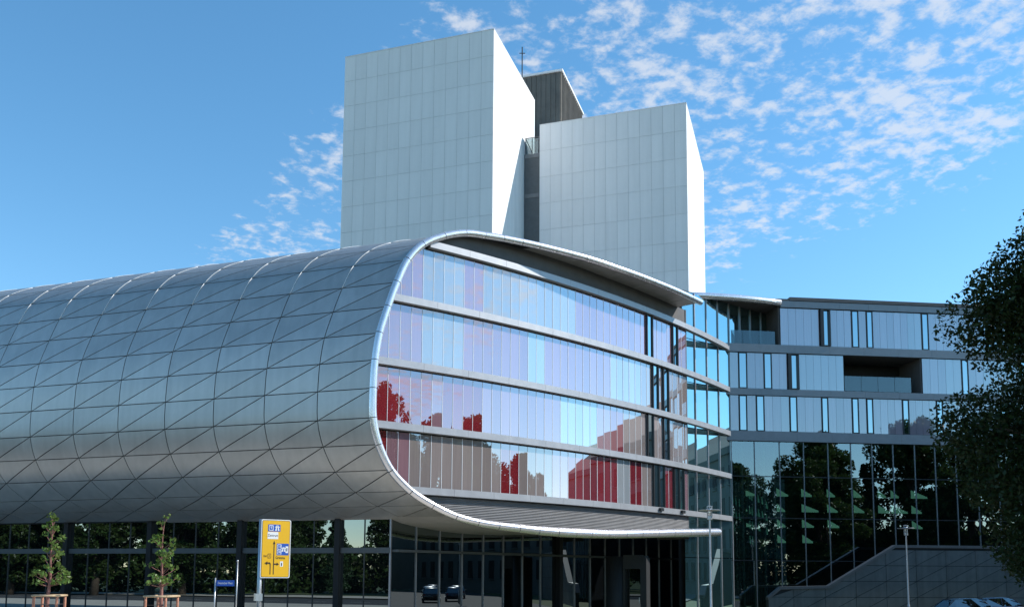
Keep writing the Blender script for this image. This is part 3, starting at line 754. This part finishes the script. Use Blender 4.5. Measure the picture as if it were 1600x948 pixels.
# stair gap between the two towers
gp = Vector((-2.14, 86)) + TU * 10.5 + TSN * .05
gq = gp + TSN * 5
MB().hexa([(p.x, p.y, z) for z in (0, 49.3) for p in (gp, gq, gq + TU * 3, gp + TU * 3)]).build('stair_block', M['core_dark'], tw_)
for z in (48.9, 44.3, 36.8):
    MB().obox(gp, gp + TSN * 1.7, z, z + .45, TFN, 0, .05).build('stair_floor_edge', M['conc2'], tw_)
MB().obox(gp + TSN * .1, gp + TSN * 1.7, 49.35, 51.2, TFN, -.1, -.07).build('stair_rail_glass', M['balu'], tw_)
for k in range(3): 
    p = gp + TSN * (.15 + .75 * k); MB().tube([(p.x, p.y, 49.3), (p.x, p.y, 51.3)], .05, 6).build('stair_rail_post', M['coping'], tw_)
MB().tube([(*(gp + TSN * .1), 51.25), (*(gp + TSN * 1.7), 51.25)], .05, 6).tube([(*(gp + TSN * .15), 51.25), (*(gp + TSN * .9), 49.5)], .05, 6).build('stair_handrail', M['coping'], tw_)
# lower block beside the left tower
lb = Vector((-20.0, 91.9)); 
MB().hexa([(p.x, p.y, z) for z in (0, 37.0) for p in (lb + TF * -1.9 + TU * .5, lb + TF * 3 + TU * .5, lb + TF * 3 + TU * 8, lb + TF * -1.9 + TU * 8)]).build('low_side_block', M['tower'], tw_)

# the older library front that the end facade mirrors, to the right beyond the picture
ob = thing('stone_library_front', 'stone building front beyond the right edge, mirrored in the end facade', 'building', (66, 75, 0))
oa, obb = Vector((54, 79)), Vector((112, 56)); od = (obb - oa).normalized(); on = Vector((od.y, -od.x))
MB().obox(oa, obb, 0, 20, on, -12, 0).build('wall', M['cream'], ob)
MB().obox(oa, obb, 20, 21, on, -12.4, .4).build('cornice', M['cream'], ob)
q = [oa + on * .3, obb + on * .3, obb - on * 12, oa - on * 12]; rr = [oa - on * 5 + od * 4, obb - on * 5 - od * 4]
MB().add([(p.x, p.y, 21) for p in q] + [(p.x, p.y, 26) for p in rr], [(0, 1, 5, 4), (1, 2, 5), (2, 3, 4, 5), (3, 0, 4)]).build('roof', M['roof'], ob)
for r in range(4):
    for k in range(15):
        a = oa + od * (2.2 + k * 3.3)
        w_ = MB().obox(a, a + od * 1.5, 2.2 + r * 4.5, 4.9 + r * 4.5, on, .0, .06).build('window', M['dull_window'], ob)
        MB().obox(a - od * .1, a + od * 1.6, 2.02 + r * 4.5, 2.18 + r * 4.5, on, .0, .25).build('window_sill', M['cream'], ob)

# ------------------------------------------------------------------ foliage
def leaf_mesh(name, centers, radii, per, size, m, seed, flat=.55, bend=.25):
    """many small folded leaves spread through clumps"""
    rg = np.random.default_rng(seed); C_ = []
    for (c, r, n) in zip(centers, radii, per):
        d = rg.normal(size=(n, 3)); d /= np.linalg.norm(d, axis=1)[:, None]
        rad = r * np.cbrt(rg.uniform(.12, 1, n))[:, None]
        C_.append(np.array(c) + d * rad * np.array([1, 1, .8]))
    P = np.concatenate(C_); n = len(P)
    nrm = rg.normal(size=(n, 3)) + np.array([0, 0, flat]); nrm /= np.linalg.norm(nrm, axis=1)[:, None]
    a = rg.normal(size=(n, 3)); a -= nrm * (a * nrm).sum(1)[:, None]; a /= np.linalg.norm(a, axis=1)[:, None]; b = np.cross(nrm, a)
    s = size * rg.uniform(.6, 1.35, n)[:, None]
    V = np.empty((n, 4, 3)); V[:, 0] = P - a * s; V[:, 1] = P + b * s * .55 - nrm * s * bend * .5; V[:, 2] = P + a * s; V[:, 3] = P - b * s * .55 - nrm * s * bend * .5
    me = bpy.data.meshes.new(name); me.vertices.add(4 * n); me.vertices.foreach_set('co', V.reshape(-1).astype(np.float32))
    F = np.arange(4 * n).reshape(n, 4); T = np.concatenate([F[:, [0, 1, 2]], F[:, [0, 2, 3]]], 1).reshape(-1)
    me.loops.add(6 * n); me.loops.foreach_set('vertex_index', T.astype(np.int32))
    me.polygons.add(2 * n); me.polygons.foreach_set('loop_start', np.arange(0, 6 * n, 3, dtype=np.int32)); me.polygons.foreach_set('loop_total', np.full(2 * n, 3, dtype=np.int32))
    me.materials.append(m); me.update(); me.validate(); return me
def limbs(mb, base, top, r0, targets, rg):
    k = 6; pts = [Vector(base).lerp(Vector(top), i / (k - 1)) + Vector((rg.gauss(0, .12), rg.gauss(0, .12), 0)) * (i > 0) for i in range(k)]
    mb.tube(pts, [r0 * (1.25 if i == 0 else 1 - .75 * i / (k - 1)) for i in range(k)], 9)
    for t in targets:
        h = rg.uniform(.25, .85); p = Vector(base).lerp(Vector(top), h); t = Vector(t); mid = p.lerp(t, .5) + Vector((rg.gauss(0, .3), rg.gauss(0, .3), .3))
        mb.tube([p, mid, t], [r0 * .32 * (1.1 - h * .5), r0 * .2, r0 * .05], 6)
def broad_tree(name, h, rx, z0, nl, nclump, size, m, seed, label, cat='tree', loc=(0, 0, 0), group=None, egg=1.0, taper=.25):
    rg = random.Random(seed); t = thing(name, label, cat, loc, group)
    cs, rs, per = [], [], []
    zc = (h + z0) / 2; rz_ = (h - z0) / 2
    for k in range(nclump):
        u = rg.uniform(-1, 1); a = rg.uniform(0, 2 * math.pi); s = math.sqrt(max(0, 1 - u * u)) ** egg; d = rg.uniform(.45, .93) if k % 3 else rg.uniform(.1, .5)
        prof_ = 1.0 - taper * max(0, u)
        cs.append((rx * s * d * math.cos(a) * prof_, rx * s * d * math.sin(a) * prof_, zc + rz_ * u * .9)); r = rg.uniform(.16, .30) * rx; rs.append(r); per.append(int(nl / nclump * (r / (.23 * rx)) ** 2))
    tr_ = MB(); limbs(tr_, (0, 0, 0), (0, 0, h * .82), h * .022 + .06, rg.sample(cs, min(26, len(cs))), rg)
    tr_.build('trunk', M['bark'], t, True, local=True)
    link('crown', leaf_mesh('crown', cs, rs, per, size, m, seed), t, local=True)
    return t
def conifer(name, h, rx, nl, m, seed, label, loc):
    rg = random.Random(seed); t = thing(name, label, 'tree', loc)
    cs, rs, per = [], [], []
    for k in range(70):
        z = h * (.1 + .88 * (k / 70)); rr_ = rx * (1 - z / h) + .12
        for j in range(3):
            a = rg.uniform(0, 6.28); d = rg.uniform(.3, 1)
            cs.append((rr_ * d * math.cos(a), rr_ * d * math.sin(a), z - .3 * d)); rs.append(.25 + .22 * rr_); per.append(nl // 210)
    MB().tube([(0, 0, 0), (0, 0, h * .97)], [.25, .03], 8).build('trunk', M['bark'], t, True, local=True)
    link('crown', leaf_mesh('crown', cs, rs, per, .16, m, seed, flat=.1), t, local=True)
    return t
# the big dark tree at the right edge
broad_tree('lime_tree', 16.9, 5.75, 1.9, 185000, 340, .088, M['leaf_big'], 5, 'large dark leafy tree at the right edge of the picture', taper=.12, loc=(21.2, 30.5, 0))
# trees that stand outside the picture and show in the glass
T_A = broad_tree('street_tree', 20, 5.8, 1.0, 34000, 110, .22, M['leaf_refl'], 21, 'broad tree beyond the right edge, mirrored in the wing glazing', loc=(42.5, 24, 0), group='trees mirrored in the wing')
T_B = broad_tree('street_tree', 17, 5.4, .8, 32000, 100, .23, M['leaf_refl'], 33, 'broad tree left of the picture, mirrored in the ground floor glass', loc=(-52.3, 4.5, 0), group='trees mirrored in the ground floor')
def more(src, lst, label, group):
    for x, y, s, rz in lst:
        c = copy_tree(src); c.location = (x, y, 0); c.scale = (s, s, s * rnd.uniform(.92, 1.08)); c.rotation_euler = (0, 0, rz)
        c['label'] = label; c['group'] = group
more(T_A, [(49.5, 34, 1.02, 1.2), (54, 26, 1.22, 2.9), (66.5, 30, 1.22, 4.4), (74, 33, 1.2, .7), (86, 39, 1.1, 3.6), (100, 44, 1.05, 5.1), (36, 17, 1.2, 2.2)], T_A['label'], T_A['group'])
more(T_B, [(-63.5, 19.5, 1.0, 1.1), (-70, 26, .98, 2.0), (-78, 33, 1.08, 3.3), (-87, 39, 1.0, 4.5), (-49, -2, .9, 5.2), (-97, 46, 1.1, .4), (-40, -14, 1.05, 2.7), (-105, 30, 1.2, 1.9), (-92, 14, 1.25, .9), (-82, 2, 1.2, 3.8), (-30, -26, 1.0, 1.5), (-110, 54, 1.1, 4.9)], T_B['label'], T_B['group'])
conifer('spruce_tree', 12.0, 2.1, 14000, M['needle'], 41, 'narrow spruce left of the picture, mirrored in the ground floor glass', (-57.2, 12.6, 0))
c = copy_tree(T_A); c.location = (30.4, 27.6, 0); c.scale = (.74, .74, 1.17); c['label'] = 'narrow tree beyond the right edge, mirrored red in the left of the end facade'; c['group'] = 'trees mirrored in the end facade'
conifer('spruce_tree', 19, 3.6, 16000, M['needle'], 43, 'spruce beyond the right edge, mirrored in the gap between broad trees', (60, 29, 0))

def belt(name, path, wid, h, n, seed, label):
    rg = random.Random(seed); cs, rs, per = [], [], []
    for (x0, y0), (x1, y1) in zip(path, path[1:]):
        ln_ = math.hypot(x1 - x0, y1 - y0); k = int(ln_ * 5)
        for j in range(k):
            w = rg.random(); px_, py_ = x0 + (x1 - x0) * w + rg.uniform(-wid, wid), y0 + (y1 - y0) * w + rg.uniform(-wid, wid)
            z = h * rg.random() ** .8; cs.append((px_, py_, z)); rs.append(rg.uniform(1.2, 2.2)); per.append(n)
    o = link(name, leaf_mesh(name, cs, rs, per, .42, M['leaf_refl'], seed)); return tag(o, label, None, None, 'stuff')
belt('far_shrubs', [(-135, 75), (-110, 45), (-88, 20), (-66, -8), (-45, -40)], 3.0, 6.5, 70, 61, 'mass of shrubs and wood left of the picture')
belt('far_shrubs', [(28, 6), (50, 18), (72, 25), (95, 34), (120, 48)], 2.0, 9.0, 75, 62, 'mass of shrubs beyond the right edge')

# ------------------------------------------------------------------ young trees with guards
def young(loc, seed, h, label):
    rg = random.Random(seed); t = thing('young_tree', label, 'tree', loc)
    tr_ = MB(); k = 7; ax = [Vector((rg.gauss(0, .03), rg.gauss(0, .03), h * i / (k - 1) * .98)) for i in range(k)]; ax[0] = Vector((0, 0, 0))
    tr_.tube(ax, [.10, .095, .075, .05, .035, .022, .008], 9)
    cs, rs, per = [], [], []
    for j in range(44):
        z = 2.35 + (h - 2.4) * (rg.random() ** 1.9); w = .70 * (1 - (z - 2.5) / (h - 2.2)) ** .75 + .04; a = rg.uniform(0, 6.28); d = w * rg.uniform(.35, 1.05)
        p = Vector((d * math.cos(a), d * math.sin(a), z)); s = Vector((0, 0, max(2.2, z - .35)))
        tr_.tube([s, s.lerp(p, .55) + Vector((0, 0, -.03)), p], [.018, .012, .005], 5)
        cs.append(tuple(p)); rs.append(rg.uniform(.10, .19)); per.append(rg.randint(10, 18))
    for j in range(6): cs.append((rg.gauss(0, .04), rg.gauss(0, .04), h - .1 - j * .28)); rs.append(.08); per.append(4)
    tr_.build('trunk', M['ybark'], t, True, local=True)
    link('crown', leaf_mesh('crown', cs, rs, per, .085, M['leaf_young'], seed), t, local=True)
young((-19.62, 38.3, .125), 3, 5.3, 'young sparse tree in the leftmost timber guard')
young((-14.85, 38.3, .125), 8, 5.3, 'young sparse tree in the timber guard nearer the yellow sign')
def guard(loc, label, rz):
    t = thing('tree_guard', label, 'tree guard', loc, None, rz)
    w = .46
    for sx, sy in ((-1, -1), (1, -1), (1, 1), (-1, 1)):
        MB().tube([(sx * w, sy * w, -.02), (sx * w, sy * w, 1.62), (sx * w, sy * w, 1.80)], [.055, .055, .05], 10).build('stake', M['stake'], t, True, local=True)
    for a, b in (((-w, -w), (w, -w)), ((w, -w), (w, w)), ((w, w), (-w, w)), ((-w, w), (-w, -w))):
        MB().tube([(a[0] * 1.12, a[1] * 1.12, 1.82), (b[0] * 1.12, b[1] * 1.12, 1.82)], .042, 8).build('rail', M['rail'], t, True, local=True)
    MB().tube([(-w, -w, 1.45), (w, w, 1.45)], .012, 5).tube([(w, -w, 1.45), (-w, w, 1.45)], .012, 5).build('tie_strap', M['darkframe'], t, local=True)
guard((-19.55, 38.3, .125), 'reddish timber guard round the leftmost young tree', .12)
guard((-14.80, 38.3, .125), 'reddish timber guard round the young tree nearer the yellow sign', -.18)

# ------------------------------------------------------------------ lamps
def lamp(loc, label, h):
    t = thing('street_lamp', label, 'street lamp', loc, 'slender street lamps')
    MB().lathe([(.09, 0), (.09, .9), (.075, .95), (.06, 1.0), (.045, h - .75), (.045, h - .55)], 12).build('pole', M['steel'], t, True, local=True)
    MB().lathe([(.05, h - .70), (.13, h - .66), (.13, h - .50), (.11, h - .48)], 14).build('lamp_housing', M['steel'], t, local=True)
    MB().lathe([(.10, h - .48), (.12, h - .40), (.12, h - .16), (.10, h - .10)], 14).build('lamp_glass', M['headlight'], t, True, local=True)
    for a in range(4):
        c_, s_ = math.cos(a * 1.571 + .4), math.sin(a * 1.571 + .4)
        MB().tube([(.15 * c_, .15 * s_, h - .6), (.15 * c_, .15 * s_, h)], .014, 6).build('cage_bar', M['steel'], t, local=True)
    MB().lathe([(.52, h - .215), (.55, h - .20), (.53, h - .185)], 24).build('reflector_disc', M['steel'], t, local=True)
    MB().lathe([(.16, h - .02), (.16, h), (.03, h + .03)], 14).build('lamp_cap', M['steel'], t, local=True)
lamp((9.94, 45, .125), 'slender steel lamp standing before the entrance corner', 6.28)
lamp((26.35, 60, .131), 'slender steel lamp standing before the sloping wall', 6.22)

# ------------------------------------------------------------------ road sign
sg = thing('direction_sign', 'yellow direction sign with arrows on a steel pole', 'road sign', (-6.95, 25.05, .125))
sa = Vector((-6.97, 25.0)); sb = Vector((-6.26, 25.45)); sd = (sb - sa).normalized(); sn = Vector((sd.y, -sd.x)); SW = (sb - sa).length
SH, SZ = 1.63, 2.83
def sp(u, v, o): return Vector((*(sa + sd * u + sn * o), SZ + v))
def plate(name, poly, o0, o1, m, rounded=0):
    mb = MB(); n = len(poly)
    mb.v = [tuple(sp(u, v, o1)) for u, v in poly] + [tuple(sp(u, v, o0)) for u, v in poly]
    mb.f = [tuple(range(n)), tuple(range(2 * n - 1, n - 1, -1))] + [(i, i + n, (i + 1) % n + n, (i + 1) % n) for i in range(n)]
    return mb.build(name, m, sg)
def rrect(u0, v0, u1, v1, r):
    out = []
    for cx_, cy_, a0 in ((u1 - r, v0 + r, -90), (u1 - r, v1 - r, 0), (u0 + r, v1 - r, 90), (u0 + r, v0 + r, 180)):
        for k in range(5): a = R(a0 + 22.5 * k); out.append((cx_ + r * math.cos(a), cy_ + r * math.sin(a)))
    return out
plate('sign_rim', rrect(0, 0, SW, SH, .05), -.03, 0, M['sign_w'])
plate('sign_outline', rrect(.022, .022, SW - .022, SH - .022, .04), .001, .003, M['sign_k'])
plate('sign_face', rrect(.034, .034, SW - .034, SH - .034, .035), .0035, .006, M['sign_y'])
kx = SW / .84; 
def bx_(name, u0, v0, u1, v1, lay, m, r=.012): return plate(name, rrect(u0 * SW, v0 * SH, u1 * SW, v1 * SH, r), .006 + lay * .003, .008 + lay * .003, m)
bx_('blue_plate', .22, .795, .64, .915, 0, M['sign_b'])
bx_('white_plate', .21, .665, .57, .785, 0, M['sign_w'])
bx_('blue_plate', .53, .39, .94, .59, 0, M['sign_b'])
bx_('number_plate', .25, .81, .40, .90, 1, M['sign_w']); bx_('number_field', .27, .822, .38, .888, 2, M['sign_b'])
bx_('number_plate', .55, .49, .69, .575, 1, M['sign_w']); bx_('number_field', .57, .50, .67, .565, 2, M['sign_b'])
bx_('number_plate', .55, .405, .69, .483, 1, M['sign_w']); bx_('number_field', .57, .412, .67, .475, 2, M['sign_b'])
bx_('place_symbol', .83, .43, .92, .545, 1, M['sign_w']); bx_('place_symbol', .86, .46, .89, .515, 2, M['sign_k'], .004)
bx_('number_plate', .235, .335, .345, .415, 0, M['sign_k']); bx_('number_field', .25, .343, .33, .407, 1, M['sign_y'])
bx_('place_symbol', .66, .195, .76, .285, 0, M['sign_w']); bx_('place_symbol', .695, .205, .725, .26, 1, M['sign_k'], .004)
def poly_(name, pts, m, lay=0): plate(name, [(u * SW, v * SH) for u, v in pts], .006 + lay * .003, .008 + lay * .003, m)
# motorway symbols
for cx_, cy_, s in ((.53, .853, 1.0), (.76, .49, .85)):
    poly_('motorway_symbol', [(cx_ - .075 * s, cy_ - .045 * s), (cx_ - .02 * s, cy_ - .045 * s), (cx_ - .008 * s, cy_ + .05 * s), (cx_ - .028 * s, cy_ + .05 * s)], M['sign_w'], 1)
    poly_('motorway_symbol', [(cx_ + .02 * s, cy_ - .045 * s), (cx_ + .075 * s, cy_ - .045 * s), (cx_ + .028 * s, cy_ + .05 * s), (cx_ + .008 * s, cy_ + .05 * s)], M['sign_w'], 1)
    poly_('motorway_symbol', [(cx_ - .08 * s, cy_ + .012 * s), (cx_ + .08 * s, cy_ + .012 * s), (cx_ + .08 * s, cy_ + .026 * s), (cx_ - .08 * s, cy_ + .026 * s)], M['sign_w'], 2)
# arrows
poly_('arrow', [(.425, .06), (.455, .06), (.455, .585), (.425, .585)], M['sign_k'])
poly_('arrow', [(.40, .58), (.48, .58), (.44, .635)], M['sign_k'], 1)
poly_('arrow', [(.455, .225), (.55, .225), (.55, .247), (.455, .247)], M['sign_k'])
poly_('arrow', [(.545, .208), (.625, .236), (.545, .264)], M['sign_k'], 1)
poly_('arrow', [(.315, .06), (.345, .06), (.345, .235), (.315, .215)], M['sign_k'])
poly_('arrow', [(.225, .243), (.225, .265), (.32, .265), (.345, .235), (.315, .215), (.305, .243)], M['sign_k'], 1)
poly_('arrow', [(.23, .226), (.14, .254), (.23, .282)], M['sign_k'], 2)
def lettering(txt, origin, xdir, zdir, size, m, parent, name='lettering', stretch=1.0):
    cu = bpy.data.curves.new(name, 'FONT'); cu.body = txt; cu.size = size; cu.align_x = 'CENTER'; cu.align_y = 'CENTER'; cu.resolution_u = 2; cu.offset = size * .012
    tmp = bpy.data.objects.new(name, cu); C.objects.link(tmp)
    me = bpy.data.meshes.new_from_object(tmp.evaluated_get(bpy.context.evaluated_depsgraph_get())); bpy.data.objects.remove(tmp)
    nd = xdir.cross(zdir)
    X = np.array([v.co for v in me.vertices]); 
    if len(X):
        for v in me.vertices:
            v.co = origin + xdir * (v.co.x * stretch) + zdir * v.co.y
    me.materials.clear(); me.materials.append(m); me.name = name
    return link(name, me, parent)
SX = Vector((sd.x, sd.y, 0)); ZZ = Vector((0, 0, 1))
def txt(s, u, v, size, m, lay=1, st=.85): lettering(s, sp(u * SW, v * SH, .0085 + lay * .003), SX, ZZ, size, m, sg, stretch=st)
txt('Zentrum', .39, .725, .105, M['sign_k'], 0, .78)
txt('Grimma', .66, .345, .105, M['sign_k'], 0, .78)
txt('zur', .155, .375, .10, M['sign_k'], 0, .8)
txt('2', .29, .375, .10, M['sign_k'], 1)
txt('9', .325, .855, .10, M['sign_w'], 2)
txt('14', .62, .532, .085, M['sign_w'], 2); txt('38', .62, .443, .085, M['sign_w'], 2)
pp = sa + sd * .02 - sn * .09
MB().tube([(pp.x, pp.y, .1), (pp.x, pp.y, SZ + SH)], .062, 14).build('pole', M['steel'], sg, True)
MB().obox(pp - sd * .12, pp + sd * .07, 2.20, 2.40, sn, -.08, .09).build('pole_clamp', M['steel'], sg)
for v in (.25, 1.35): MB().obox(sa + sd * .0, sb, SZ + v, SZ + v + .05, sn, -.06, -.031).build('sign_bracket', M['steel'], sg)

# street name sign
st_ = thing('street_name_sign', 'small blue street name sign reading Deutscher Platz on a thin post', 'street sign', (-13.1, 40, .125))
MB().tube([(-13.12, 40, .1), (-13.12, 40, 2.72)], .032, 10).build('post', M['steel'], st_, True)
MB().box(-13.07, -12.28, 39.99, 40.01, 2.36, 2.62).build('name_plate', M['sign_b'], st_)
lettering('Deutscher Platz', Vector((-12.675, 39.985, 2.49)), Vector((1, 0, 0)), ZZ, .13, M['sign_w'], st_, stretch=.78)
po = thing('steel_post', 'thin tall steel post just right of the street name sign', 'post', (-12.22, 40.2, .125))
MB().tube([(0, 0, 0), (0, 0, 3.3)], .028, 8).build('post_tube', M['steel'], po, True, local=True)
MB().lathe([(.04, 3.3), (.04, 3.36), (.01, 3.4)], 10).build('post_cap', M['steel'], po, True, local=True)

# ------------------------------------------------------------------ parked cars
def car(loc, rz, paint, label, group='cars parked in front of the sloping wall', s=1.0):
    t = thing('parked_car', label, 'car', loc, group, rz); t.scale = (s, s, s)
    # stations along the length: x, sill z, belt z, half width
    st = [(-2.15, .38, .72, .70), (-2.05, .28, .88, .80), (-1.6, .24, .95, .86), (-.6, .22, .93, .88), (.6, .22, .92, .88), (1.2, .22, .90, .87), (1.75, .24, .80, .83), (2.1, .30, .68, .72), (2.2, .40, .56, .62)]
    b = MB()
    for x, z0, z1, w in st:
        for y, z in ((-w * .9, z0), (-w, z0 + (z1 - z0) * .35), (-w * .98, z1 - .08), (-w * .86, z1), (w * .86, z1), (w * .98, z1 - .08), (w, z0 + (z1 - z0) * .35), (w * .9, z0)): b.v.append((x, y, z))
    for i in range(len(st) - 1):
        for j in range(8): b.f.append((8*i + j, 8*i + (j+1) % 8, 8*i + 8 + (j+1) % 8, 8*i + 8 + j))
    b.f += [tuple(range(8))[::-1], tuple(8 * (len(st) - 1) + j for j in range(8))]
    b.build('body', paint, t, True, local=True)
    gcab = [(-1.95, .90, .74), (-1.35, 1.38, .60), (-.3, 1.45, .62), (.35, 1.40, .60), (1.15, .90, .74)]
    g = MB()
    for x, z, w in gcab: g.v += [(x, -w, z), (x, w, z)]
    n = len(gcab)
    for i in range(n - 1): g.f.append((2*i, 2*i+1, 2*i+3, 2*i+2))
    g.v += [(x, -.78, .88) for x, z, w in gcab] + [(x, .78, .88) for x, z, w in gcab]
    for i in range(n - 1): g.f += [(2*i, 2*i+2, 2*n + i + 1, 2*n + i), (2*i+1, 3*n + i, 3*n + i + 1, 2*i+3)]
    g.build('windows', M['carglass'], t, local=True)
    r_ = MB()
    for x, z, w in ((-1.38, 1.375, .60), (-1.2, 1.43, .60), (-.3, 1.475, .62), (.2, 1.455, .61), (.38, 1.40, .60)):
        r_.v += [(x, -w - .01, z - .03), (x, -w * .8, z + .015), (x, w * .8, z + .015), (x, w + .01, z - .03)]
    for i in range(4):
        for j in range(3): r_.f.append((4*i + j, 4*i + j + 1, 4*i + j + 5, 4*i + j + 4))
    r_.build('roof', paint, t, True, local=True)
    for sy in (-1, 1):
        for p0, p1 in (((-1.95, .90), (-1.37, 1.38)), ((.37, 1.40), (1.15, .90)), ((-.42, .9), (-.42, 1.44))):
            MB().tube([(p0[0], sy * .755, p0[1]), (p1[0], sy * .615, p1[1])], .03, 6).build('pillar', paint, t, local=True)
        for x in (-1.32, 1.32):
            w_ = MB().tube([(x, sy * .66, .31), (x, sy * .88, .31)], .31, 20).build('wheel', M['tyre'], t, local=True)
            MB().tube([(x, sy * .80, .31), (x, sy * .895, .31)], .19, 14).build('rim', M['rim'], w_, local=True)
        MB().box(1.98, 2.12, sy * .62 - .14, sy * .62 + .14, .58, .68).build('headlight', M['headlight'], t, local=True)
        MB().box(-2.14, -2.02, sy * .66 - .1, sy * .66 + .1, .68, .84).build('taillight', M['taillight'], t, local=True)
        MB().box(.55, .75, sy * .93 - .08, sy * .93 + .08, .93, 1.05).build('mirror', paint, t, local=True)
    return t
K1, K2, K3, K4 = carpaint('black', (.012, .013, .016)), carpaint('navy', (.015, .025, .06)), carpaint('silver', (.45, .46, .48)), carpaint('white', (.7, .7, .7))
car((29.2, 57.6, .131), .08, K1, 'black car parked nearest the sloping wall lamp, only its roof in view')
car((32.6, 60.2, .131), .10, K2, 'dark blue car parked behind the black car by the sloping wall')
car((37.5, 58.2, .131), .10, K3, 'silver car parked beyond the right edge, mirrored in the entrance glass', 'cars mirrored in the entrance glass')
car((43, 61.8, .131), .12, K4, 'white car parked beyond the right edge, mirrored in the entrance glass', 'cars mirrored in the entrance glass')
car((49, 59.5, .131), .10, K2, 'dark blue car parked beyond the right edge, mirrored in the entrance glass', 'cars mirrored in the entrance glass')
